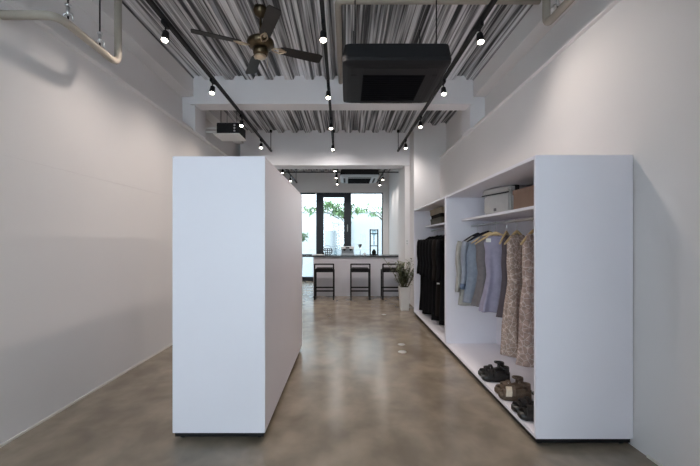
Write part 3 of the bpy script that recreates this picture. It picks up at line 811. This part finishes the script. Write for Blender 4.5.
# ------------------------------------------------------------------ plant
t = empty('potted_plant', 'bushy green plant in a tall tapered white pot by the wardrobe end', 'plant', (1.185, 7.22, 0))
def sq(h, z, r=.02):
    pts = []
    for cx, cy, a0 in ((h-r, h-r, 0), (-h+r, h-r, 90), (-h+r, -h+r, 180), (h-r, -h+r, 270)):
        for k in range(4): a = R(a0+k*30); pts.append((cx+r*math.cos(a), cy+r*math.sin(a), z))
    return pts
MB().loft([sq(.082, 0), sq(.112, .47), sq(.100, .47), sq(.098, .43)], smooth=False).build('pot', 'pot', t)
MB().loft([sq(.097, .42), sq(.097, .435)], smooth=False).build('soil', 'soil', t)
rnd = random.Random(4); f = MB(); s2 = MB()
for i in range(34):
    a = rnd.uniform(0, 2*PI); l = rnd.uniform(.3, .60); lean = rnd.uniform(.05, .62)
    b0 = Vector((rnd.uniform(-.06, .06), rnd.uniform(-.06, .06), .43))
    tip = b0 + Vector((math.cos(a)*lean*l, math.sin(a)*lean*l, l))
    mid = (b0+tip)/2 + Vector((0, 0, .03))
    s2.tube([b0, mid, tip], [.006, .005, .003], 5)
    for k in range(15):
        ff = .2 + .8*k/14
        p = b0.lerp(mid, ff*2) if ff < .5 else mid.lerp(tip, ff*2-1)
        aa = rnd.uniform(0, 2*PI); L = rnd.uniform(.08, .15)
        dr = Vector((math.cos(aa), math.sin(aa), rnd.uniform(.1, 1.0))).normalized()
        f.quadleaf(p, p+dr*L, L*.26, (0, 0, 1), .25)
s2.build('stems', 'stem', t); f.build('foliage', 'leaf', t, recalc=False)

# ------------------------------------------------------------------ small fittings
t = empty('light_switch', 'pale double light switch plate on the pier above the plant', 'light switch', (1.41, 7.398, 1.37))
t.location = (1.365, 7.93, 1.37)
MB().box(-.035, .035, -.009, 0, -.06, .06, .002).build('plate', 'plastic', t)
for zz in (-.028, .028): MB().box(-.022, .022, -.013, -.008, zz-.02, zz+.02, .002).build('rocker', 'steel', t)
for (x, y, r, lab) in ((.71, 4.48, .055, 'round metal floor outlet, nearer of the two set in the concrete'), (.75, 4.80, .05, 'round metal floor outlet, just beyond the nearer one'),
                       (.72, 6.75, .045, 'small round metal floor outlet farthest along the aisle, before the stools')):
    q = MB(); q.lathe([(r, 0), (r, .003), (r*.86, .006), (r*.5, .006), (.004, .0055)], (x, y, 0), 24)
    tag(q.build('floor_outlet', 'outlet'), lab, 'floor outlet', 'floor outlets')

# ------------------------------------------------------------------ light
wd = bpy.data.worlds.new('overcast_sky'); scene.world = wd; wd.use_nodes = True
bg = wd.node_tree.nodes['Background']; bg.inputs['Color'].default_value = (.88, .94, 1.0, 1); bg.inputs['Strength'].default_value = 1.0
# bright open street side (-y), softer sky over the courtyard (+y)
wn = wd.node_tree
wtc = wn.nodes.new('ShaderNodeTexCoord'); wsp = wn.nodes.new('ShaderNodeSeparateXYZ'); wmr = wn.nodes.new('ShaderNodeMapRange')
wn.links.new(wtc.outputs['Generated'], wsp.inputs[0]); wn.links.new(wsp.outputs['Y'], wmr.inputs['Value'])
wmr.interpolation_type = 'SMOOTHSTEP'
wmr.inputs['From Min'].default_value = -.6; wmr.inputs['From Max'].default_value = .3
wmr.inputs['To Min'].default_value = 7.9; wmr.inputs['To Max'].default_value = 3.4
wn.links.new(wmr.outputs['Result'], bg.inputs['Strength'])

# ------------------------------------------------------------------ camera
F = 355.0
cam = bpy.data.cameras.new('camera'); cam.sensor_width = 36; cam.lens = F/700*36
cam.shift_x = 4/700; cam.shift_y = 8/700; cam.clip_start = .05
co = bpy.data.objects.new('camera', cam); col.objects.link(co)
co.location = (0, 0, 1.4); co.rotation_euler = (R(90), 0, 0)
scene.camera = co
scene.view_settings.view_transform = 'Standard'; scene.view_settings.look = 'None'
scene.view_settings.gamma = 1; scene.view_settings.use_curve_mapping = False
scene.view_settings.exposure = 0.0
scene.cycles.use_denoising = True
scene.cycles.max_bounces = 8
scene.cycles.sample_clamp_indirect = 6
